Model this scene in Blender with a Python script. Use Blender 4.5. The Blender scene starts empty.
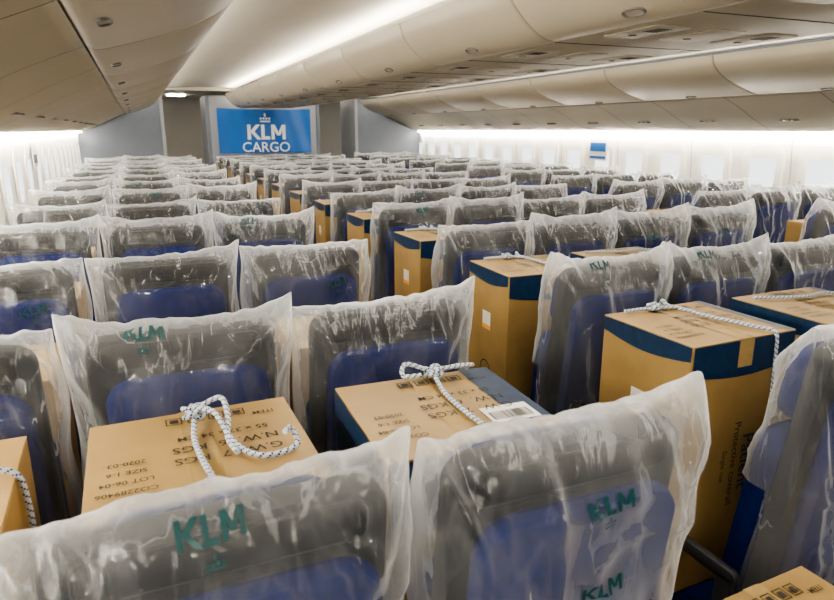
import bpy, bmesh, math, random
from mathutils import Vector, Matrix, noise
random.seed(7)
SC=bpy.context.scene
COL=SC.collection

# ---------------------------------------------------------------- materials
def nmat(name):
    m=bpy.data.materials.new(name); m.use_nodes=True
    nt=m.node_tree; nt.nodes.clear()
    return m,nt
def simple(name,col,rough=0.5,var=0.06,scale=8.0,bump=0.0,bscale=200,emis=None,spec=0.5,metal=0.0):
    m,nt=nmat(name)
    o=nt.nodes.new('ShaderNodeOutputMaterial'); p=nt.nodes.new('ShaderNodeBsdfPrincipled')
    tc=nt.nodes.new('ShaderNodeTexCoord'); n=nt.nodes.new('ShaderNodeTexNoise')
    n.inputs['Scale'].default_value=scale; n.inputs['Detail'].default_value=4
    r=nt.nodes.new('ShaderNodeValToRGB')
    r.color_ramp.elements[0].position=0.3; r.color_ramp.elements[1].position=0.7
    r.color_ramp.elements[0].color=tuple(max(0,c*(1-var)) for c in col)+(1,)
    r.color_ramp.elements[1].color=tuple(min(1,c*(1+var)) for c in col)+(1,)
    L=nt.links.new
    L(tc.outputs['Object'],n.inputs['Vector']); L(n.outputs['Fac'],r.inputs['Fac']); L(r.outputs['Color'],p.inputs['Base Color'])
    p.inputs['Roughness'].default_value=rough; p.inputs['Metallic'].default_value=metal
    p.inputs['Specular IOR Level'].default_value=spec
    if bump>0:
        n2=nt.nodes.new('ShaderNodeTexNoise'); n2.inputs['Scale'].default_value=bscale
        b=nt.nodes.new('ShaderNodeBump'); b.inputs['Strength'].default_value=bump; b.inputs['Distance'].default_value=0.002
        L(tc.outputs['Object'],n2.inputs['Vector']); L(n2.outputs['Fac'],b.inputs['Height']); L(b.outputs['Normal'],p.inputs['Normal'])
    if emis:
        p.inputs['Emission Color'].default_value=tuple(emis[0])+(1,); p.inputs['Emission Strength'].default_value=emis[1]
    L(p.outputs[0],o.inputs[0])
    return m
M={}
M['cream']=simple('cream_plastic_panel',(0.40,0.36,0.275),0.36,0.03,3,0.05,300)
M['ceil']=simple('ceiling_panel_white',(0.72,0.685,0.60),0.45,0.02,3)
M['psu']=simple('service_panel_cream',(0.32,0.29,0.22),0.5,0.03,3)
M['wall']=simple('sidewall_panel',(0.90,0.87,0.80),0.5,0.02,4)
M['shade']=simple('window_shade',(0.80,0.77,0.70),0.5,0.02,4)
M['seam']=simple('seam_dark',(0.02,0.018,0.016),0.7)
M['latch']=simple('latch_grey',(0.10,0.095,0.09),0.35)
M['latchp']=simple('latch_plate',(0.36,0.33,0.28),0.35)
M['shell']=simple('seat_shell_charcoal',(0.012,0.0145,0.019),0.65,0.1,20,0.1,spec=0.15)
M['inset']=simple('seat_screen_panel',(0.006,0.007,0.010),0.4,0.1,20,spec=0.25)
M['blue']=simple('seat_fabric_blue',(0.004,0.013,0.088),0.9,0.15,60,0.12,900,spec=0.1)
M['arm']=simple('armrest_grey',(0.03,0.033,0.037),0.5)
M['metal']=simple('leg_metal',(0.4,0.4,0.4),0.35,metal=0.9)
M['carpet']=simple('carpet_navy',(0.02,0.023,0.035),0.95,0.4,120,0.6,800)
M['card']=simple('cardboard',(0.31,0.20,0.072),0.5,0.12,10,0.15,150)
M['navy']=simple('box_print_navy',(0.008,0.027,0.07),0.3,0.3,40)
M['ink']=simple('ink_brown_black',(0.022,0.016,0.010),0.6)
M['label']=simple('paper_label',(0.75,0.74,0.70),0.5,0.02)
M['tape']=simple('clear_tape',(0.36,0.245,0.10),0.08,0.10,30)
M['teal']=simple('teal_print',(0.0,0.045,0.048),0.5)
M['ropew']=simple('rope_white',(0.50,0.54,0.60),0.8,0.1,200)
M['ropeb']=simple('rope_navy',(0.015,0.03,0.08),0.8,0.1,200)
M['part']=simple('partition_grey_blue',(0.11,0.125,0.155),0.6,0.05,5)
M['mon']=simple('monument_panel',(0.25,0.26,0.285),0.5,0.04,5)
M['banner']=simple('banner_blue',(0.0,0.095,0.36),0.45,0.10,3)
M['white']=simple('banner_white',(0.78,0.79,0.80),0.5,0.01)
M['orange']=simple('label_orange',(0.8,0.35,0.05),0.5)
def emi(name,col,s):
    m,nt=nmat(name); o=nt.nodes.new('ShaderNodeOutputMaterial'); e=nt.nodes.new('ShaderNodeEmission')
    e.inputs[0].default_value=col+(1,); e.inputs[1].default_value=s; nt.links.new(e.outputs[0],o.inputs[0]); return m
M['wash']=emi('light_wash',(1.0,0.92,0.78),165)
M['cove']=emi('light_cove',(1.0,0.90,0.75),30)
M['pane']=emi('window_daylight',(0.96,0.98,1.0),2.2)
def film():
    m,nt=nmat('plastic_film'); L=nt.links.new; N=nt.nodes.new
    o=N('ShaderNodeOutputMaterial')
    tr=N('ShaderNodeBsdfTransparent'); tr.inputs[0].default_value=(0.98,0.985,0.985,1)
    df=N('ShaderNodeBsdfDiffuse'); df.inputs[0].default_value=(0.93,0.94,0.95,1)
    tl=N('ShaderNodeBsdfTranslucent'); tl.inputs[0].default_value=(0.93,0.94,0.95,1)
    m1=N('ShaderNodeMixShader'); m1.inputs[0].default_value=0.5
    L(df.outputs[0],m1.inputs[1]); L(tl.outputs[0],m1.inputs[2])
    gl=N('ShaderNodeBsdfGlossy'); gl.inputs['Roughness'].default_value=0.22; gl.inputs[0].default_value=(1,1,1,1)
    tc=N('ShaderNodeTexCoord'); oi=N('ShaderNodeObjectInfo')
    off=N('ShaderNodeVectorMath'); off.operation='ADD'; L(tc.outputs['Object'],off.inputs[0])
    sc=N('ShaderNodeMath'); sc.operation='MULTIPLY'; sc.inputs[1].default_value=9.0; L(oi.outputs['Random'],sc.inputs[0])
    L(sc.outputs[0],off.inputs[1])
    mp=N('ShaderNodeMapping'); mp.inputs['Scale'].default_value=(1,1,0.26); mp.inputs['Rotation'].default_value=(0,0.25,0)
    L(off.outputs[0],mp.inputs[0])
    n=N('ShaderNodeTexNoise'); n.inputs['Scale'].default_value=19; n.inputs['Detail'].default_value=3; n.inputs['Distortion'].default_value=0.3
    L(mp.outputs[0],n.inputs['Vector'])
    s=N('ShaderNodeMath'); s.operation='SUBTRACT'; s.inputs[1].default_value=0.5; L(n.outputs['Fac'],s.inputs[0])
    a=N('ShaderNodeMath'); a.operation='ABSOLUTE'; L(s.outputs[0],a.inputs[0])
    cr=N('ShaderNodeMapRange'); cr.inputs[1].default_value=0.0; cr.inputs[2].default_value=0.04; cr.inputs[3].default_value=1; cr.inputs[4].default_value=0
    cr.interpolation_type='SMOOTHSTEP'
    L(a.outputs[0],cr.inputs[0])
    b=N('ShaderNodeBump'); b.inputs['Strength'].default_value=0.45; b.inputs['Distance'].default_value=0.03
    L(n.outputs['Fac'],b.inputs['Height'])
    L(b.outputs[0],gl.inputs['Normal'])
    lw=N('ShaderNodeLayerWeight'); lw.inputs['Blend'].default_value=0.5
    pw=N('ShaderNodeMath'); pw.operation='POWER'; pw.inputs[1].default_value=2.1; L(lw.outputs['Facing'],pw.inputs[0])
    n2=N('ShaderNodeTexNoise'); n2.inputs['Scale'].default_value=7; n2.inputs['Detail'].default_value=4; L(mp.outputs[0],n2.inputs['Vector'])
    mr=N('ShaderNodeMapRange'); mr.inputs[1].default_value=0.38; mr.inputs[2].default_value=0.75; mr.inputs[3].default_value=0.035; mr.inputs[4].default_value=0.20
    L(n2.outputs['Fac'],mr.inputs[0])
    sp=N('ShaderNodeSeparateXYZ'); L(tc.outputs['Object'],sp.inputs[0])
    tp=N('ShaderNodeMapRange'); tp.inputs[1].default_value=1.18; tp.inputs[2].default_value=1.25; tp.inputs[3].default_value=0.0; tp.inputs[4].default_value=0.26
    L(sp.outputs['Z'],tp.inputs[0])
    ad=N('ShaderNodeMath'); ad.operation='ADD'; L(mr.outputs[0],ad.inputs[0]); L(tp.outputs[0],ad.inputs[1])
    mu=N('ShaderNodeMath'); mu.operation='MULTIPLY_ADD'; mu.inputs[1].default_value=0.75; L(pw.outputs[0],mu.inputs[0]); L(ad.outputs[0],mu.inputs[2])
    m2=N('ShaderNodeMath'); m2.operation='MULTIPLY_ADD'; m2.inputs[1].default_value=0.08; m2.use_clamp=True; L(cr.outputs[0],m2.inputs[0]); L(mu.outputs[0],m2.inputs[2])
    mx=N('ShaderNodeMixShader'); L(m2.outputs[0],mx.inputs[0]); L(tr.outputs[0],mx.inputs[1]); L(m1.outputs[0],mx.inputs[2])
    p4=N('ShaderNodeMath'); p4.operation='POWER'; p4.inputs[1].default_value=4.0; L(lw.outputs['Facing'],p4.inputs[0])
    f2=N('ShaderNodeMath'); f2.operation='MULTIPLY_ADD'; f2.inputs[1].default_value=0.4; f2.inputs[2].default_value=0.034; f2.use_clamp=True; L(p4.outputs[0],f2.inputs[0])
    my=N('ShaderNodeMixShader'); L(f2.outputs[0],my.inputs[0]); L(mx.outputs[0],my.inputs[1]); L(gl.outputs[0],my.inputs[2])
    L(my.outputs[0],o.inputs[0]); return m
M['film']=film()

# ---------------------------------------------------------------- helpers
def mesh_from(bm,name,mats,smooth=True,angle=40):
    me=bpy.data.meshes.new(name); bm.normal_update(); bm.to_mesh(me); bm.free()
    for k in mats: me.materials.append(M[k])
    if smooth:
        for p in me.polygons: p.use_smooth=True
        try: me.set_sharp_from_angle(angle=math.radians(angle))
        except Exception: pass
    return me
def obj(name,me,parent=None,loc=(0,0,0),rot=None):
    o=bpy.data.objects.new(name,me); COL.objects.link(o); o.location=loc
    if rot: o.rotation_euler=rot
    if parent: o.parent=parent
    return o
def rr(w,h,r,n=5):
    pts=[]
    for cx,cz,a0 in ((w/2-r,h/2-r,0),(-w/2+r,h/2-r,90),(-w/2+r,-h/2+r,180),(w/2-r,-h/2+r,270)):
        for i in range(n+1):
            a=math.radians(a0+90*i/n); pts.append((cx+r*math.cos(a),cz+r*math.sin(a)))
    return pts
def slab(bm,center,w,h,r,d,mat=0,e=0.008,axis='y',xf=None):
    e=min(e,d*0.45,r*0.9)
    rings=[]
    for off,t in ((e,-d/2),(e*0.3,-d/2+e*0.3),(0,-d/2+e),(0,d/2-e),(e*0.3,d/2-e*0.3),(e,d/2)):
        pts=rr(w-2*off,h-2*off,max(r-off,0.0005))
        ring=[]
        for a,b in pts:
            if axis=='y': v=Vector((a,t,b))
            elif axis=='z': v=Vector((a,b,t))
            else: v=Vector((t,a,b))
            v=v+Vector(center)
            if xf: v=xf(v)
            ring.append(bm.verts.new(v))
        rings.append(ring)
    n=len(rings[0]); fs=[]
    for k in range(len(rings)-1):
        for i in range(n):
            fs.append(bm.faces.new((rings[k][i],rings[k][(i+1)%n],rings[k+1][(i+1)%n],rings[k+1][i])))
    fs.append(bm.faces.new(list(reversed(rings[0])))); fs.append(bm.faces.new(rings[-1]))
    for f in fs: f.material_index=mat
    bmesh.ops.recalc_face_normals(bm,faces=fs)
    return fs
def box(bm,x0,x1,y0,y1,z0,z1,mat=0,bev=0.0):
    vs=[bm.verts.new((x,y,z)) for x in (x0,x1) for y in (y0,y1) for z in (z0,z1)]
    idx=[(0,1,3,2),(4,6,7,5),(0,4,5,1),(2,3,7,6),(0,2,6,4),(1,5,7,3)]
    fs=[bm.faces.new([vs[i] for i in q]) for q in idx]
    for f in fs: f.material_index=mat
    if bev>0:
        es=list({e for f in fs for e in f.edges})
        bmesh.ops.bevel(bm,geom=es,offset=bev,segments=2,affect='EDGES',profile=0.5)
_tc={}
def logo_geo():
    vs=[];fs=[]
    def poly(pts):
        b=len(vs); vs.extend(pts); fs.append(tuple(range(b,b+len(pts))))
    def seg(x0,y0,x1,y1,t):
        for k in range(4):
            a,b=k/4,(k+1)/4
            xa,ya=x0+(x1-x0)*a,y0+(y1-y0)*a; xb,yb=x0+(x1-x0)*b,y0+(y1-y0)*b
            poly([(xa-t/2,ya),(xa+t/2,ya),(xb+t/2,yb),(xb-t/2,yb)])
    h=0.38
    seg(-0.95,-h,-0.95,h,0.19); seg(-0.80,0.0,-0.42,h,0.24); seg(-0.78,0.04,-0.38,-h,0.24)
    seg(-0.16,-h,-0.16,h,0.19)
    poly([(-0.08,-h),(0.24,-h),(0.24,-h+0.16),(-0.08,-h+0.16)])
    seg(0.42,-h,0.42,h,0.18); seg(1.04,-h,1.04,h,0.18); seg(0.44,h,0.73,-h*0.45,0.18); seg(1.02,h,0.73,-h*0.45,0.18)
    return [(x*0.92,y,0) for x,y in vs],fs
def text_geo(s,off=0.006):
    if s=='KLM':
        if s not in _tc: _tc[s]=logo_geo()
        return _tc[s]
    if s in _tc: return _tc[s]
    c=bpy.data.curves.new('t','FONT'); c.body=s; c.size=1; c.align_x='CENTER'; c.align_y='CENTER'; c.offset=off; c.resolution_u=3
    o=bpy.data.objects.new('t',c); COL.objects.link(o)
    bpy.context.view_layer.update()
    me=bpy.data.meshes.new_from_object(o.evaluated_get(bpy.context.evaluated_depsgraph_get()))
    vs=[tuple(v.co) for v in me.vertices]; fs=[tuple(p.vertices) for p in me.polygons]
    bpy.data.objects.remove(o); bpy.data.meshes.remove(me); bpy.data.curves.remove(c)
    _tc[s]=(vs,fs); return _tc[s]
def add_text(bm,s,size,fn,mat):
    vs,fs=text_geo(s)
    bv=[bm.verts.new(fn(v[0]*size,v[1]*size)) for v in vs]
    for f in fs:
        try: bm.faces.new([bv[i] for i in f]).material_index=mat
        except Exception: pass
def quad(bm,fn,x0,x1,y0,y1,mat):
    bm.faces.new([bm.verts.new(fn(a,b)) for a,b in ((x0,y0),(x1,y0),(x1,y1),(x0,y1))]).material_index=mat
def disc(bm,fn,cx,cy,r,mat,n=10):
    bm.faces.new([bm.verts.new(fn(cx+r*math.cos(2*math.pi*i/n),cy+r*math.sin(2*math.pi*i/n))) for i in range(n)]).material_index=mat
def crown(bm,fn,cx,cy,s,mat):
    quad(bm,fn,cx-0.5*s,cx+0.5*s,cy-0.42*s,cy-0.28*s,mat)
    for k in (-0.42,-0.14,0.14,0.42): disc(bm,fn,cx+k*s,cy-0.08*s,0.11*s,mat)
    disc(bm,fn,cx,cy+0.18*s,0.1*s,mat); quad(bm,fn,cx-0.03*s,cx+0.03*s,cy+0.2*s,cy+0.45*s,mat); quad(bm,fn,cx-0.12*s,cx+0.12*s,cy+0.3*s,cy+0.36*s,mat)

# ---------------------------------------------------------------- seat
def lean(v):
    k=max(0,v.z-0.42)*0.125
    return Vector((v.x,v.y-k,v.z))
def build_seat():
    bm=bmesh.new()
    slab(bm,(0,0.025,0.79),0.37,0.83,0.040,0.05,0,0.014,xf=lean)      # shell
    slab(bm,(0,-0.002,1.165),0.31,0.055,0.02,0.010,1,0.004,xf=lean)       # dark inset
    slab(bm,(0.008,-0.012,0.80),0.325,0.64,0.055,0.05,2,0.022,xf=lean)      # rear blue panel
    slab(bm,(0.008,-0.040,0.66),0.29,0.18,0.03,0.018,2,0.008,xf=lean)     # literature pocket
    slab(bm,(0,0.085,0.72),0.36,0.54,0.06,0.08,2,0.03,xf=lean)        # back cushion
    slab(bm,(0,0.085,1.09),0.30,0.18,0.05,0.075,2,0.03,xf=lean)       # headrest
    slab(bm,(0,0.30,0.415),0.40,0.44,0.05,0.11,2,0.03,axis='z')       # seat pan
    slab(bm,(0,0.29,0.345),0.38,0.40,0.03,0.04,0,0.01,axis='z')
    for s in (-1,1):
        slab(bm,(s*0.202,0.22,0.62),0.40,0.035,0.016,0.022,3,0.006,axis='x')   # armrest
        slab(bm,(s*0.202,0.05,0.50),0.05,0.24,0.016,0.022,3,0.006,axis='x')
        slab(bm,(s*0.15,0.10,0.165),0.035,0.33,0.01,0.03,4,0.005,axis='x')
        slab(bm,(s*0.15,0.42,0.165),0.035,0.33,0.01,0.03,4,0.005,axis='x')
        slab(bm,(s*0.15,0.26,0.012),0.40,0.024,0.008,0.045,4,0.004,axis='x')
    return mesh_from(bm,'passenger_seat_mesh',['shell','inset','blue','arm','metal'])
seat_me=build_seat()

def build_cover(seed,prints,ov=None):
    rnd=random.Random(seed); S=seed*13.7
    tl=rnd.uniform(-0.01,0.03); tr_=rnd.uniform(-0.01,0.03); sag=rnd.uniform(0.005,0.03); top=1.240+rnd.uniform(-0.012,0.012)
    bot=0.50+rnd.uniform(-0.04,0.04)
    if ov: top,tl,tr_,sag=ov
    def ztop(s):
        return top+ (tl if s<0 else tr_)*abs(s)**3 - sag*(1-abs(s)**2.5)*0.6 + 0.009*noise.noise(Vector((s*3,S,0)))+0.006*noise.noise(Vector((s*11,S,0)))
    def crease(v): return (0.35-min(0.35,abs(noise.noise(v))))/0.35
    def P(s,w,side):
        zt=ztop(s); z=zt+(bot-zt)*w
        a=0.224-0.012*min(1,w*3)+0.014*w+0.016*noise.noise(Vector((S,z*6,3.1+ (1 if s>0 else -1))))
        open_=min(1,w/0.14)**0.6
        b=0.008+0.078*open_+0.02*w
        x=a*s
        q=(max(0,1-abs(s)**4))**0.33
        wr=noise.noise(Vector((x*7+S,z*2.0,side*2+S)))*0.014
        wr+=crease(Vector((x*10+z*3+S,z*1.6-x*2,side+S*2)))**2*0.013
        wr+=crease(Vector((x*4-z*6+S,z*4+x*4,side*3+S)))**2.5*0.010
        wr+=crease(Vector((x*22+z*6+S,z*4-x*3,side*5+S)))**2*0.005
        fan=math.sin((math.atan2(abs(s)-1.15,(w+0.10))*16)+S)*0.010*math.exp(-w*3)
        y=0.03+side*(b*q+(wr+fan-0.006)*min(1,q*1.3)*min(1,0.25+w*6))
        k=max(0,z-0.42)*0.125
        return Vector((x,y-k,z))
    bm=bmesh.new(); NX=72; NZ=64
    def sv(k): return math.sin(math.pi/2*(2*k/NX-1))
    def wv(j): return (j/NZ)**1.4
    front=[[bm.verts.new(P(sv(i),wv(j),-1)) for i in range(NX+1)] for j in range(NZ+1)]
    NB=int(NZ*0.62)
    back=[[front[j][i] if i in (0,NX) else bm.verts.new(P(sv(i),wv(j),1)) for i in range(NX+1)] for j in range(NB+1)]
    for j in range(NZ):
        for i in range(NX):
            bm.faces.new((front[j][i],front[j+1][i],front[j+1][i+1],front[j][i+1]))
    for j in range(NB):
        for i in range(NX):
            bm.faces.new((back[j][i+1],back[j+1][i+1],back[j+1][i],back[j][i]))
    for i in range(NX):
        vs=[front[0][i],front[0][i+1],back[0][i+1],back[0][i]]
        u=[]; [u.append(v) for v in vs if v not in u]
        if len(u)>2: bm.faces.new(u)
    def pm(cx,cz,ang):
        ca,sa=math.cos(ang),math.sin(ang)
        def fn(a,b):
            x=cx+a*ca-b*sa; z=cz+a*sa+b*ca
            s=max(-0.95,min(0.95,x/0.222)); zt=ztop(s); w=max(0.01,(z-zt)/(bot-zt))
            p=P(s,w,-1); return Vector((p.x,p.y-0.003,p.z))
        return fn
    for (cx,cz,ang) in prints:
        f=pm(cx,cz,ang)
        add_text(bm,'KLM',0.034,f,1)
        crown(bm,f,0,-0.027,0.019,1)
    return mesh_from(bm,'plastic_cover_mesh',['film','teal'],angle=75)
PR=[[(0.06,1.02,0.1),(0.0,0.86,0.05)],[(-0.07,1.215,-0.1),(0.03,0.95,0.15)],[(0.03,1.20,0.05)],[(0.08,1.10,0.2)],
    [(-0.08,1.05,-0.1),(0.05,0.80,0)],[(0.02,0.98,0.08)],[(0.10,1.21,0.1)],[(-0.03,1.13,0)]]
covers=[build_cover(i+1,PR[i]) for i in range(8)]
coverA=build_cover(21,[(0.015,1.135,0.14),(0.03,0.99,0.10)])
coverB=build_cover(22,[(0.045,1.095,0.06),(-0.02,1.207,0.03)],(1.228,-0.012,0.028,0.0))

LCOL=[-0.40,0.05,0.50]; CCOL=[1.30,1.73,2.16,2.59]; RCOL=[3.42,3.87,4.32]
lrows=[0.64,1.34]+[2.13+0.80*i for i in range(11)]
crows=[0.76+0.785*i for i in range(13)]
rrows=[0.70+0.79*i for i in range(13)]
def add_seat(x,y,cv=None):
    o=obj('passenger_seat',seat_me,None,(x,y+0.10,0))
    obj('plastic_cover',cv or covers[random.randrange(8)],o)
    o.rotation_euler=(0,0,random.uniform(-0.025,0.025))
    return o
for j,y in enumerate(lrows):
    for i,x in enumerate(LCOL): add_seat(x,y+random.uniform(-.01,.01),(coverB if i==1 else coverA if i==2 else None) if j==0 else None)
for j,y in enumerate(crows):
    for x in CCOL: add_seat(x+(0.05 if j==0 else 0),y+random.uniform(-.01,.01))
for y in rrows:
    for x in RCOL: add_seat(x,y+random.uniform(-.01,.01))

# ---------------------------------------------------------------- boxes
def build_box(w,d,h,style):
    bm=bmesh.new()
    box(bm,-w/2,w/2,-d/2,d/2,0,h-0.004,0,0.004)
    g=0.0015
    box(bm,-w/2,-g,-d/2,d/2,h-0.004,h,0,0.0012); box(bm,g,w/2,-d/2,d/2,h-0.004,h,0,0.0012)
    T=lambda a,b: Vector((a,b,h+0.0012))
    T2=lambda a,b: Vector((a,b,h+0.0020))
    F=lambda a,b: Vector((a,-d/2-0.0015,b))
    F2=lambda a,b: Vector((a,-d/2-0.0022,b))
    Lf=lambda a,b: Vector((-w/2-0.0015,-a,b))
    L2=lambda a,b: Vector((-w/2-0.0022,-a,b))
    R=lambda a,b: Vector((w/2+0.0015,a,b))
    B=lambda a,b: Vector((-a,d/2+0.0015,b))
    if style=='b':
        quad(bm,T,w*0.30,w/2-0.002,-d/2+0.002,d/2-0.002,1)
        quad(bm,Lf,-d/2+0.003,d/2-0.003,h*0.45,h-0.003,1)
        quad(bm,F,-w/2+0.003,w/2-0.003,h*0.78,h-0.003,1)
        quad(bm,R,-d/2+0.003,d/2-0.003,h*0.4,h-0.003,1)
    elif style=='c':
        for fn,ww,hh in ((F,w,0.885),(Lf,d,0.945),(R,d,0.885),(B,w,0.885)):
            N=14
            for k in range(N):
                a0=-ww/2+0.003+(ww-0.006)*k/N; a1=-ww/2+0.003+(ww-0.006)*(k+1)/N
                wa=lambda a:h*hh-0.018*math.sin(math.pi*(a/ww+0.5))
                bm.faces.new([bm.verts.new(fn(*q)) for q in ((a0,wa(a0)),(a1,wa(a1)),(a1,h-0.003),(a0,h-0.003))]).material_index=1
        quad(bm,T,w*0.43,w/2-0.002,-d/2+0.002,d/2-0.002,1)
    bm.faces.new([bm.verts.new(v) for v in (T(-0.024,-d/2),T(0.024,-d/2),T(0.024,d/2),T(-0.024,d/2))]).material_index=2
    quad(bm,F2,-0.024,0.024,h-0.07,h,2)
    def TT(cx,cy,ang=0):
        ca,sa=math.cos(ang),math.sin(ang)
        return lambda a,b: T2(cx+a*ca-b*sa,cy+a*sa+b*ca)
    A=math.pi
    for k,(t,sz) in enumerate((('G.W.  7  KGS',0.030),('N.W.  6  KGS',0.030),('55 x 33 x 34 CM',0.022))):
        add_text(bm,t,sz,TT(w*0.12,d*(-0.06+0.12*k)-0.01,A),3)
    add_text(bm,'ITEM',0.018,TT(w*0.35,d*0.33,A),3)
    for k,t in enumerate(('CO2289406','LOT 06-04','SIZE 1-6','2020-03')):
        add_text(bm,t,0.017,TT(-w*0.33,d*(-0.28+0.09*k),A),3)
    for k in range(4):
        cx=-w*0.10+k*0.036; q=d*0.38
        for aa in ((-0.014,0.014,-0.014,-0.0115),(-0.014,0.014,0.0115,0.014),(-0.014,-0.0115,-0.014,0.014),(0.0115,0.014,-0.014,0.014)):
            quad(bm,T2,cx+aa[0],cx+aa[1],q+aa[2],q+aa[3],3)
        quad(bm,T2,cx-0.007,cx+0.007,q-0.008,q+0.007,3)
    if style=='b':
        quad(bm,T2,w*0.16,w*0.44,-d*0.30,-d*0.10,4)
        for k in range(16):
            quad(bm,lambda a,b:Vector((a,b,h+0.003)),w*0.18+k*0.005,w*0.18+k*0.005+random.choice((.0015,.003)),-d*0.27,-d*0.17,3)
        quad(bm,T2,w*0.36,w*0.49,-d*0.44,-d*0.33,5)
    add_text(bm,'Patient',0.055,lambda a,b:F2(b+0.045,-a+h*0.5),1)
    add_text(bm,'Protective coverall',0.030,lambda a,b:F2(b+0.005,-a+h*0.5),3)
    add_text(bm,'Single use',0.022,lambda a,b:F2(b-0.03,-a+h*0.5),3)
    add_text(bm,'MADE IN CHINA',0.018,lambda a,b:L2(a,b+h*0.2),3)
    if style!='b':
        quad(bm,Lf,-0.03,0.03,h*0.66,h*0.76,4); quad(bm,L2,-0.03,0.03,h*0.66,h*0.685,5)
        for cz in (0.42,):
          for rr_ in range(18):
            a0=math.pi*2*rr_/18; a1=math.pi*2*(rr_+1)/18
            f=lambda r,a: L2(r*math.cos(a),r*math.sin(a)*1.25*(1.15 if math.sin(a)<0 else 0.8)+h*cz)
            bm.faces.new([bm.verts.new(f(r,a)) for r,a in ((0.040,a0),(0.040,a1),(0.035,a1),(0.035,a0))]).material_index=3
    return mesh_from(bm,'cardboard_box_mesh',['card','navy','tape','ink','label','orange'],smooth=False)
W,D=0.34,0.33
bA=build_box(W,D,0.625,'a'); bB=build_box(W,D,0.625,'b'); bC=build_box(W,0.30,0.655,'c'); bD=build_box(W,0.30,0.58,'a')
Z0=0.472
def put_box(me,x,y,z=Z0,r=0.0):
    return obj('cardboard_box',me,None,(x,y,z),(0,0,r))
def crpath(pts,n=10):
    out=[]; P=[Vector(p) for p in pts]; P=[P[0]*2-P[1]]+P+[P[-1]*2-P[-2]]
    for i in range(1,len(P)-2):
        for k in range(n):
            t=k/n; a,b,c,d=P[i-1],P[i],P[i+1],P[i+2]
            out.append(0.5*((2*b)+(c-a)*t+(2*a-5*b+4*c-d)*t*t+(3*b-a-3*c+d)*t**3))
    out.append(P[-2]); return out
def rope(paths,parent,r=0.0047):
    bm=bmesh.new(); NS=8
    for pts in paths:
        p=crpath(pts,14)
        q=[p[0]]; step=0.0032; need=step
        for i in range(1,len(p)):
            a=p[i-1]; seg=(p[i]-a).length; d=0
            while seg-d>=need:
                d+=need; q.append(a.lerp(p[i],d/seg)); need=step
            need-=seg-d
        rings=[]; up=Vector((0.3,0.5,0.8)).normalized()
        for i,c in enumerate(q):
            t=(q[min(i+1,len(q)-1)]-q[max(i-1,0)]).normalized()
            x=up-t*up.dot(t)
            x.normalize(); up=x; y=t.cross(x)
            rr_=r*(1+0.07*math.sin(i*1.6))
            rings.append([bm.verts.new(c+(x*math.cos(2*math.pi*k/NS)+y*math.sin(2*math.pi*k/NS))*rr_) for k in range(NS)])
        for i in range(len(rings)-1):
            for k in range(NS):
                f=bm.faces.new((rings[i][k],rings[i][(k+1)%NS],rings[i+1][(k+1)%NS],rings[i+1][k]))
                f.material_index=1 if ((k+i)%4==0) else 0
        if len(rings)>1:
            bm.faces.new(rings[0]); bm.faces.new(list(reversed(rings[-1])))
    return obj('rope',mesh_from(bm,'rope_mesh',['ropew','ropeb']),parent)
def knot(c,s=0.013):
    return [(c[0]+s*1.2*math.cos(a)*(1+0.35*math.cos(1.5*a)),c[1]+s*math.sin(a)*(1+0.35*math.cos(1.5*a)),c[2]+s*0.55*math.sin(1.5*a)+s*0.3) for a in [i*4*math.pi/14 for i in range(15)]]
H=0.625
b1=put_box(bA,0.05,1.02,r=0.02)
rope([[(0.0,D/2+0.008,H-0.2),(0.0,D/2+0.008,H-0.01),(0.0,D/2-0.02,H+0.012),(0.0,0.10,H+0.03)],
      knot((0.0,0.10,H+0.022)),
      [(0.0,0.10,H+0.035),(0.03,0.06,H+0.035),(0.05,-0.02,H+0.012),(0.085,-0.075,H+0.009),(0.14,-0.065,H+0.010),(0.14,-0.03,H+0.025),(0.125,-0.05,H+0.03)],
      [(0.0,0.10,H+0.03),(0.045,0.10,H+0.045),(0.05,0.05,H+0.03),(0.042,0.0,H+0.015),(0.05,-0.05,H+0.009)],
      [(0.0,0.10,H+0.018),(-0.008,0.03,H+0.009),(-0.004,-0.05,H+0.009),(0.01,-D/2,H+0.007),(0.01,-D/2-0.008,H-0.02),(0.0,-D/2-0.008,H-0.2)]],b1)
b2=put_box(bB,0.485,1.02,r=-0.03)
rope([knot((0.03,0.13,H+0.018)),
      [(0.03,D/2+0.01,H-0.2),(0.03,D/2+0.008,H-0.01),(0.03,D/2-0.02,H+0.012)],
      [(0.03,0.13,H+0.02),(0.02,0.05,H+0.009),(0.02,-0.05,H+0.009),(0.03,-D/2,H+0.007),(0.03,-D/2-0.009,H-0.02),(0.03,-D/2-0.008,H-0.2)],
      [(0.03,0.13,H+0.025),(0.08,0.13,H+0.025),(0.13,0.15,H+0.016),(0.09,0.155,H+0.016),(0.05,0.14,H+0.016)],
      [(0.03,0.13,H+0.02),(-0.02,0.155,H+0.035),(-0.035,0.13,H+0.02),(0.0,0.12,H+0.02)]],b2)
b3=put_box(bA,-0.385,1.02,r=0.03)
rope([[(0.03,D/2-0.02,H+0.009),(0.10,0.03,H+0.009),(0.165,0.02,H+0.008),(0.18,0.02,H-0.05),(0.179,0.03,H-0.2)]],b3)
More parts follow.
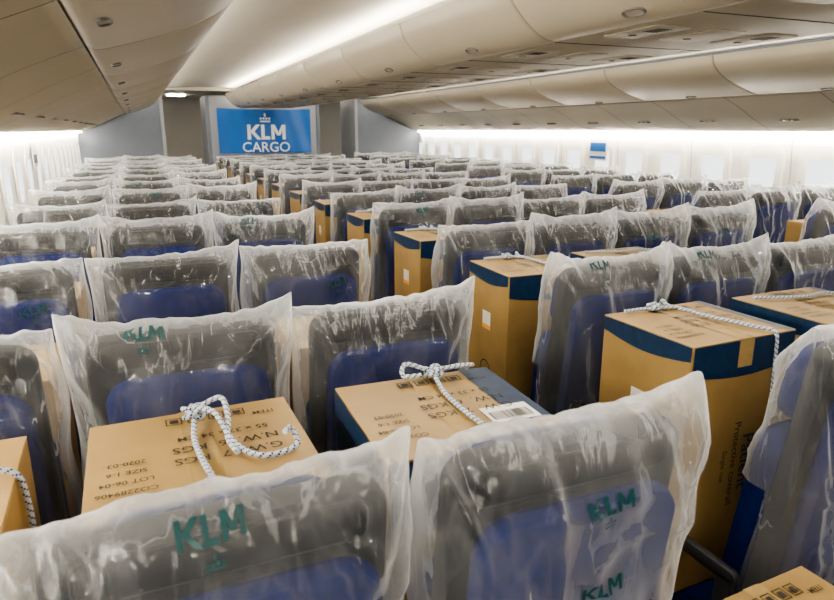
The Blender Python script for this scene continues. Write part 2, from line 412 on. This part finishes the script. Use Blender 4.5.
for j,y in enumerate(crows):
    b=put_box(bC,1.275,y+0.43,r=random.uniform(-.04,.04) if j else 0.03)
    if j<4:
        h=0.655
        rope([[(0.03,0.158,h-0.3),(0.03,0.158,h-0.01),(0.03,0.12,h+0.008),(0.05,0.0,h+0.007),(0.08,-0.12,h+0.008),(0.09,-0.154,h+0.003),(0.095,-0.159,h-0.05),(0.10,-0.163,h-0.25),(0.11,-0.165,h-0.42),(0.08,-0.163,h-0.47),(0.05,-0.161,h-0.40)],
          knot((-0.03,0.12,h+0.010),0.011),[(0.03,0.10,h+0.010),(-0.03,0.12,h+0.010),(-0.12,0.13,h+0.008)]],b)
for j,y in enumerate(crows):
    for k,x in enumerate(CCOL[1:]):
        if (j<2 and k==0) or random.random()<0.45:
            b=put_box(bC if (j<2 and k==0) else bD,x,y+0.43,r=random.uniform(-.03,.03))
            if j<2 and k==0:
                h=0.655; rope([[(-0.14,0.1,h+0.008),(0.0,0.05,h+0.009),(0.1,0.06,h+0.008),(0.15,0.0,h+0.008),(0.05,-0.05,h+0.009),(0.06,-0.154,h+0.003),(0.06,-0.159,h-0.3)]],b)
for j,y in enumerate(lrows[1:]):
    for x in LCOL:
        if j==0 or random.random()<0.5: put_box(bD,x,y+0.40,r=random.uniform(-.03,.03))
for j,y in enumerate(rrows):
    for x in RCOL:
        if random.random()<0.45: put_box(bD,x,y+0.41,r=random.uniform(-.03,.03))
put_box(bA,0.975,0.545,0.0,0.05).scale=(0.85,1,1.25)

# ---------------------------------------------------------------- cabin shell
YF,YB=-2.2,11.55
YE=YB-0.12
def mir(p): return [(4.1-x,z) for x,z in p]
def extrude(name,prof,y0,y1,mat,ny=1,thick=0.0):
    bm=bmesh.new()
    rows=[[bm.verts.new((x,y0+(y1-y0)*k/ny,z)) for x,z in prof] for k in range(ny+1)]
    for k in range(ny):
        for i in range(len(prof)-1):
            bm.faces.new((rows[k][i],rows[k][i+1],rows[k+1][i+1],rows[k+1][i]))
    o=obj(name,mesh_from(bm,name,[mat]))
    if thick:
        s=o.modifiers.new('s','SOLIDIFY'); s.thickness=thick; s.offset=0
    return o
def smoothp(pts,n=6):
    return [(v.x,v.z) for v in crpath([(p[0],0,p[1]) for p in pts],n)]
bm=bmesh.new(); box(bm,-0.95,5.05,YF-0.1,16,-0.08,0.0,0); obj('floor',mesh_from(bm,'floor',['carpet'],False))
wl=smoothp([(-0.72,0.0),(-0.80,0.45),(-0.84,0.9),(-0.845,1.25),(-0.81,1.58),(-0.78,1.72)])
extrude('wall_left',wl,YF,16,'wall',1,0.02)
extrude('wall_right',mir(wl),YF,16,'wall',1,0.02)
bm=bmesh.new(); box(bm,-0.95,5.05,YF-0.1,YF,0,2.5,0); obj('wall_front',mesh_from(bm,'wf',['mon'],False))
bm=bmesh.new(); box(bm,-0.95,5.05,15.0,15.1,0,2.5,0); obj('wall_back',mesh_from(bm,'wb',['ceil'],False))
cl=smoothp([(0.10,2.16),(0.28,2.21),(0.50,2.255),(0.92,2.28),(1.34,2.28),(1.60,2.27)])
extrude('ceiling',cl,YF,YB,'ceil',1,0.015)
extrude('ceiling',mir(cl),YF,YB,'ceil',1,0.015)
bm=bmesh.new(); box(bm,-0.95,5.05,YF-0.1,16,2.42,2.5,0); obj('ceiling',mesh_from(bm,'ct',['ceil'],False))
bm=bmesh.new(); box(bm,-0.95,5.05,YB+0.05,16,2.22,2.30,0); obj('ceiling',mesh_from(bm,'ct2',['ceil'],False))
bm=bmesh.new(); y=YF+1.0
while y<YB:
    for m in (0,1):
        for (a,b) in zip(cl,cl[1:]):
            X=lambda x:(4.1-x if m else x)
            bm.faces.new([bm.verts.new(v) for v in ((X(a[0]),y,a[1]-0.009),(X(b[0]),y,b[1]-0.009),(X(b[0]),y+0.006,b[1]-0.009),(X(a[0]),y+0.006,a[1]-0.009))])
    y+=2.32
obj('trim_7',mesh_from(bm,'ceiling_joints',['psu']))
pl=smoothp([(-0.80,1.585),(-0.70,1.60),(-0.50,1.68),(-0.30,1.78),(-0.12,1.855)],5)
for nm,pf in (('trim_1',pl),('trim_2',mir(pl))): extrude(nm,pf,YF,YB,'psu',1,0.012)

def bin_run(name,prof,y_start,y_end,seglen,latch_t,flipn):
    P=smoothp(prof,6)
    n=len(P)
    nor=[]
    for i in range(n):
        a=P[max(i-1,0)]; b=P[min(i+1,n-1)]
        t=Vector((b[0]-a[0],b[1]-a[1])).normalized()
        nor.append(Vector((t.y,-t.x))*flipn)
    pr=[(P[i][0]-nor[i].x*0.018,P[i][1]-nor[i].y*0.018) for i in range(n)]
    y=y_start
    while y<y_end-0.3:
        bm=bmesh.new()
        y0=y+0.005; y1=min(y+seglen,y_end)-0.005
        rings=[]
        for yy,o in ((y0,-0.022),(y0,-0.008),(y0+0.006,-0.002),(y0+0.014,0),(y1-0.014,0),(y1-0.006,-0.002),(y1,-0.008),(y1,-0.022)):
            rings.append([bm.verts.new((P[i][0]+nor[i].x*o,yy,P[i][1]+nor[i].y*o)) for i in range(n)])
        for a,b in zip(rings,rings[1:]):
            for i in range(n-1): bm.faces.new((a[i],a[i+1],b[i+1],b[i]))
        ti=int(latch_t*(n-1)); c=Vector((P[ti][0],(y0+y1)/2,P[ti][1])); N=Vector((nor[ti].x,0,nor[ti].y)); U=Vector((0,1,0)); Vv=N.cross(U)
        NR=20; r1=[];r2=[];r3=[]; r4=[]
        for q in range(NR):
            a=2*math.pi*q/NR; e=U*math.copysign(abs(math.cos(a))**0.7,math.cos(a))*0.055+Vv*math.copysign(abs(math.sin(a))**0.7,math.sin(a))*0.020
            r1.append(bm.verts.new(c+e*1.0+N*0.0005)); r2.append(bm.verts.new(c+e*0.97+N*0.006)); r3.append(bm.verts.new(c+e*0.80+N*0.006)); r4.append(bm.verts.new(c+e*0.74+N*0.002))
        for A,Bq,mi in ((r1,r2,1),(r2,r3,1),(r3,r4,1)):
            for q in range(NR):
                bm.faces.new((A[q],A[(q+1)%NR],Bq[(q+1)%NR],Bq[q])).material_index=mi
        bm.faces.new(r4).material_index=2
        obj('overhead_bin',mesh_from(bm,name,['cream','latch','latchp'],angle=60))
        y+=seglen
    return extrude('trim_3',pr,y_start,y_end,'seam')
lb=[(-0.125,1.86),(-0.085,1.848),(-0.01,1.865),(0.14,1.91),(0.28,1.97),(0.36,2.035),(0.385,2.10)]
bin_run('bin_left',lb,YF,YE,1.16,0.30,1)
bin_run('bin_right',mir(lb),YF,YE,1.16,0.30,-1)
cb=[(1.66,1.955),(1.60,1.960),(1.54,1.99),(1.48,2.04),(1.43,2.10),(1.405,2.17)]
bin_run('bin_center_l',cb,YF,YE,1.16,0.36,-1)
bin_run('bin_center_r',mir(cb),YF,YE,1.16,0.36,1)
bm=bmesh.new(); box(bm,1.645,2.455,YF,YE,1.953,1.985,0,0.004)
y=YF+0.3
while y<YE-0.4:
    for cx in (1.78,2.05,2.32):
        slab(bm,(cx,y,1.951),0.16,0.30,0.02,0.006,0,0.002,axis='z')
        if cx!=2.05:
            for k in range(5): box(bm,cx-0.035,cx+0.035,y-0.10+k*0.018,y-0.095+k*0.018,1.9462,1.9485,1)
        slab(bm,(cx,y+0.07,1.9465),0.03,0.03,0.0149,0.005,2,0.001,axis='z')
    box(bm,1.65,2.45,y+0.385,y+0.391,1.951,1.9535,1)
    y+=0.79
obj('trim_4',mesh_from(bm,'psu_center',['psu','seam','latch']))
bm=bmesh.new()
y=YF+0.3
while y<YB-0.3:
    for m in (0,1):
        X=lambda x:(4.1-x if m else x)
        for k in (-1,0,1):
            slab(bm,(X(-0.50),y+k*0.06,1.672),0.05,0.04,0.018,0.012,1,0.003,axis='z')
        for (a,b) in zip(pl,pl[1:]):
            vs=[bm.verts.new((X(a[0]),y+0.3,a[1]-0.0075)),bm.verts.new((X(b[0]),y+0.3,b[1]-0.0075)),bm.verts.new((X(b[0]),y+0.306,b[1]-0.0075)),bm.verts.new((X(a[0]),y+0.306,a[1]-0.0075))]
            bm.faces.new(vs).material_index=0
    y+=0.79
obj('trim_5',mesh_from(bm,'psu_side',['seam','latch']))
def build_window():
    bm=bmesh.new(); rings=[]
    for w,h,r,dx in ((0.42,0.54,0.14,0.001),(0.405,0.525,0.135,0.014),(0.36,0.47,0.13,0.016),(0.28,0.385,0.11,0.004),(0.25,0.35,0.10,0.002)):
        rings.append([bm.verts.new((dx,a,b)) for a,b in rr(w,h,r,8)])
    n=len(rings[0])
    for A,Bq in zip(rings,rings[1:]):
        for i in range(n): bm.faces.new((A[i],A[(i+1)%n],Bq[(i+1)%n],Bq[i]))
    bm.faces.new(rings[-1]).material_index=1
    slab(bm,(0.005,0,-0.1),0.03,0.012,0.004,0.006,2,0.001,axis='x')
    bmesh.ops.recalc_face_normals(bm,faces=bm.faces[:])
    return mesh_from(bm,'window_mesh',['wall','pane','shade'])
wm=build_window(); wi=1
y=YF+0.4
while y<15:
    obj('window_%d'%wi,wm,None,(-0.828,y,1.25)); wi+=1
    obj('window_%d'%wi,wm,None,(4.928,y,1.25),(0,0,math.pi)); wi+=1
    y+=0.535
bm=bmesh.new(); y=YF+0.4+0.2675
while y<YB:
    for m in (0,1):
        for (a,b) in zip(wl,wl[1:]):
            if a[1]<0.5: continue
            X=lambda x:(4.1-x-0.0115 if m else x+0.0115)
            bm.faces.new([bm.verts.new(v) for v in ((X(a[0]),y,a[1]),(X(b[0]),y,b[1]),(X(b[0]),y+0.007,b[1]),(X(a[0]),y+0.007,a[1]))])
    y+=1.07
obj('trim_6',mesh_from(bm,'ribs',['psu']))
def strip(name,x0,x1,z0,z1,mat,y0=YF+0.05,y1=YB-0.05):
    bm=bmesh.new(); box(bm,x0,x1,y0,y1,z0,z1,0); return obj(name,mesh_from(bm,name,[mat],False))
strip('light_strip',-0.775,-0.755,1.565,1.578,'wash')
strip('light_strip',4.855,4.875,1.565,1.578,'wash')
for s in (0,1):
    for a,b,z in ((0.26,0.33,2.088),(1.45,1.52,2.165)):
        x0,x1=(a,b) if s==0 else (4.1-b,4.1-a)
        strip('light_strip',x0,x1,z,z+0.01,'cove',y1=YE)
def area(name,loc,sx,sy,power,col,rot=(0,0,0)):
    l=bpy.data.lights.new(name,'AREA'); l.shape='RECTANGLE'; l.size=sx; l.size_y=sy; l.energy=power; l.color=col
    o=bpy.data.objects.new(name,l); COL.objects.link(o); o.location=loc; o.rotation_euler=rot; return o
area('added_aisle_fill',(0.90,4.6,2.255),0.3,13.4,112,(1.0,0.94,0.85))  # added fill without a fixture, brightens covers and box tops from above
area('added_aisle_fill',(3.20,4.6,2.255),0.3,13.4,112,(1.0,0.94,0.85))  # same added fill over the right aisle

# ---------------------------------------------------------------- aft end
bm=bmesh.new()
box(bm,1.10,3.0,YB,YB+0.9,0,2.15,0,0.02); box(bm,1.10,1.16,YB-0.012,YB,0.0,2.14,1); box(bm,2.94,3.0,YB-0.012,YB,0,2.14,1)
obj('galley_monument',mesh_from(bm,'mon',['mon','part'],False))
bm=bmesh.new(); box(bm,-0.82,0.42,YB+0.02,YB+0.9,0,2.15,0,0.01); box(bm,0.40,0.45,YB-0.01,YB+0.9,0,2.15,1)
obj('lavatory_partition',mesh_from(bm,'pl',['part','mon'],False))
bm=bmesh.new(); box(bm,3.68,4.92,YB+0.02,YB+0.9,0,2.15,0,0.01); box(bm,3.65,3.70,YB-0.01,YB+0.9,0,2.15,1)
obj('lavatory_partition',mesh_from(bm,'pr',['part','mon'],False))
strip('light_strip',0.6,0.9,2.195,2.21,'cove',YB+1.3,YB+1.6)
strip('light_strip',3.2,3.5,2.195,2.21,'cove',YB+1.3,YB+1.6)
bm=bmesh.new(); NX,NZ=40,16; X0,X1=1.27,2.83; Zb,Zt=1.22,1.95
def by(x,z): return YB-0.04-0.012*math.sin(x*9+z*3)-0.006*math.sin(x*23+z*7)
g=[[None]*(NX+1) for _ in range(NZ+1)]
for j in range(NZ+1):
    for i in range(NX+1):
        x=X0+(X1-X0)*i/NX; z=Zb+(Zt-Zb)*j/NZ
        g[j][i]=bm.verts.new((x,by(x,z),z-0.02*math.sin(math.pi*i/NX)*(j/NZ)))
for j in range(NZ):
    for i in range(NX): bm.faces.new((g[j][i],g[j][i+1],g[j+1][i+1],g[j+1][i]))
bf=lambda cx,cz:(lambda a,b:Vector((cx+a,by(cx+a,cz+b)-0.012,cz+b)))
add_text(bm,'KLM',0.32,bf(2.05,1.565),1)
add_text(bm,'CARGO',0.23,bf(2.05,1.31),1)
crown(bm,bf(2.05,1.80),0,0,0.17,1)
obj('cargo_banner',mesh_from(bm,'banner',['banner','white']))
bm=bmesh.new(); box(bm,4.885,4.89,6.1,6.42,1.26,1.50,0); box(bm,4.882,4.885,6.12,6.40,1.36,1.46,1); box(bm,4.882,4.885,6.12,6.40,1.28,1.31,2)
obj('wall_poster',mesh_from(bm,'poster',['label','banner','banner'],False))
bm=bmesh.new(); box(bm,-0.80,-0.795,6.3,6.55,1.30,1.50,0); box(bm,-0.795,-0.792,6.32,6.53,1.33,1.40,1)
obj('wall_poster',mesh_from(bm,'poster2',['label','part'],False))

# ---------------------------------------------------------------- light / world / camera
w=bpy.data.worlds.new('world'); SC.world=w; w.use_nodes=True
w.node_tree.nodes['Background'].inputs[0].default_value=(0.9,0.95,1,1); w.node_tree.nodes['Background'].inputs[1].default_value=0.3
try: SC.view_settings.look='AgX - Medium High Contrast'
except Exception as e: print(e)
th=math.radians(22.8); ph=math.radians(14.66)
cam=bpy.data.cameras.new('camera'); co=bpy.data.objects.new('camera',cam); COL.objects.link(co)
co.location=(0,0,1.6)
d=Vector((math.sin(th)*math.cos(ph),math.cos(th)*math.cos(ph),-math.sin(ph)))
co.rotation_euler=d.to_track_quat('-Z','Y').to_euler()
cam.sensor_width=36; cam.lens=28.06; cam.clip_start=0.02
cam.dof.use_dof=True; cam.dof.focus_distance=1.9; cam.dof.aperture_fstop=8
SC.camera=co
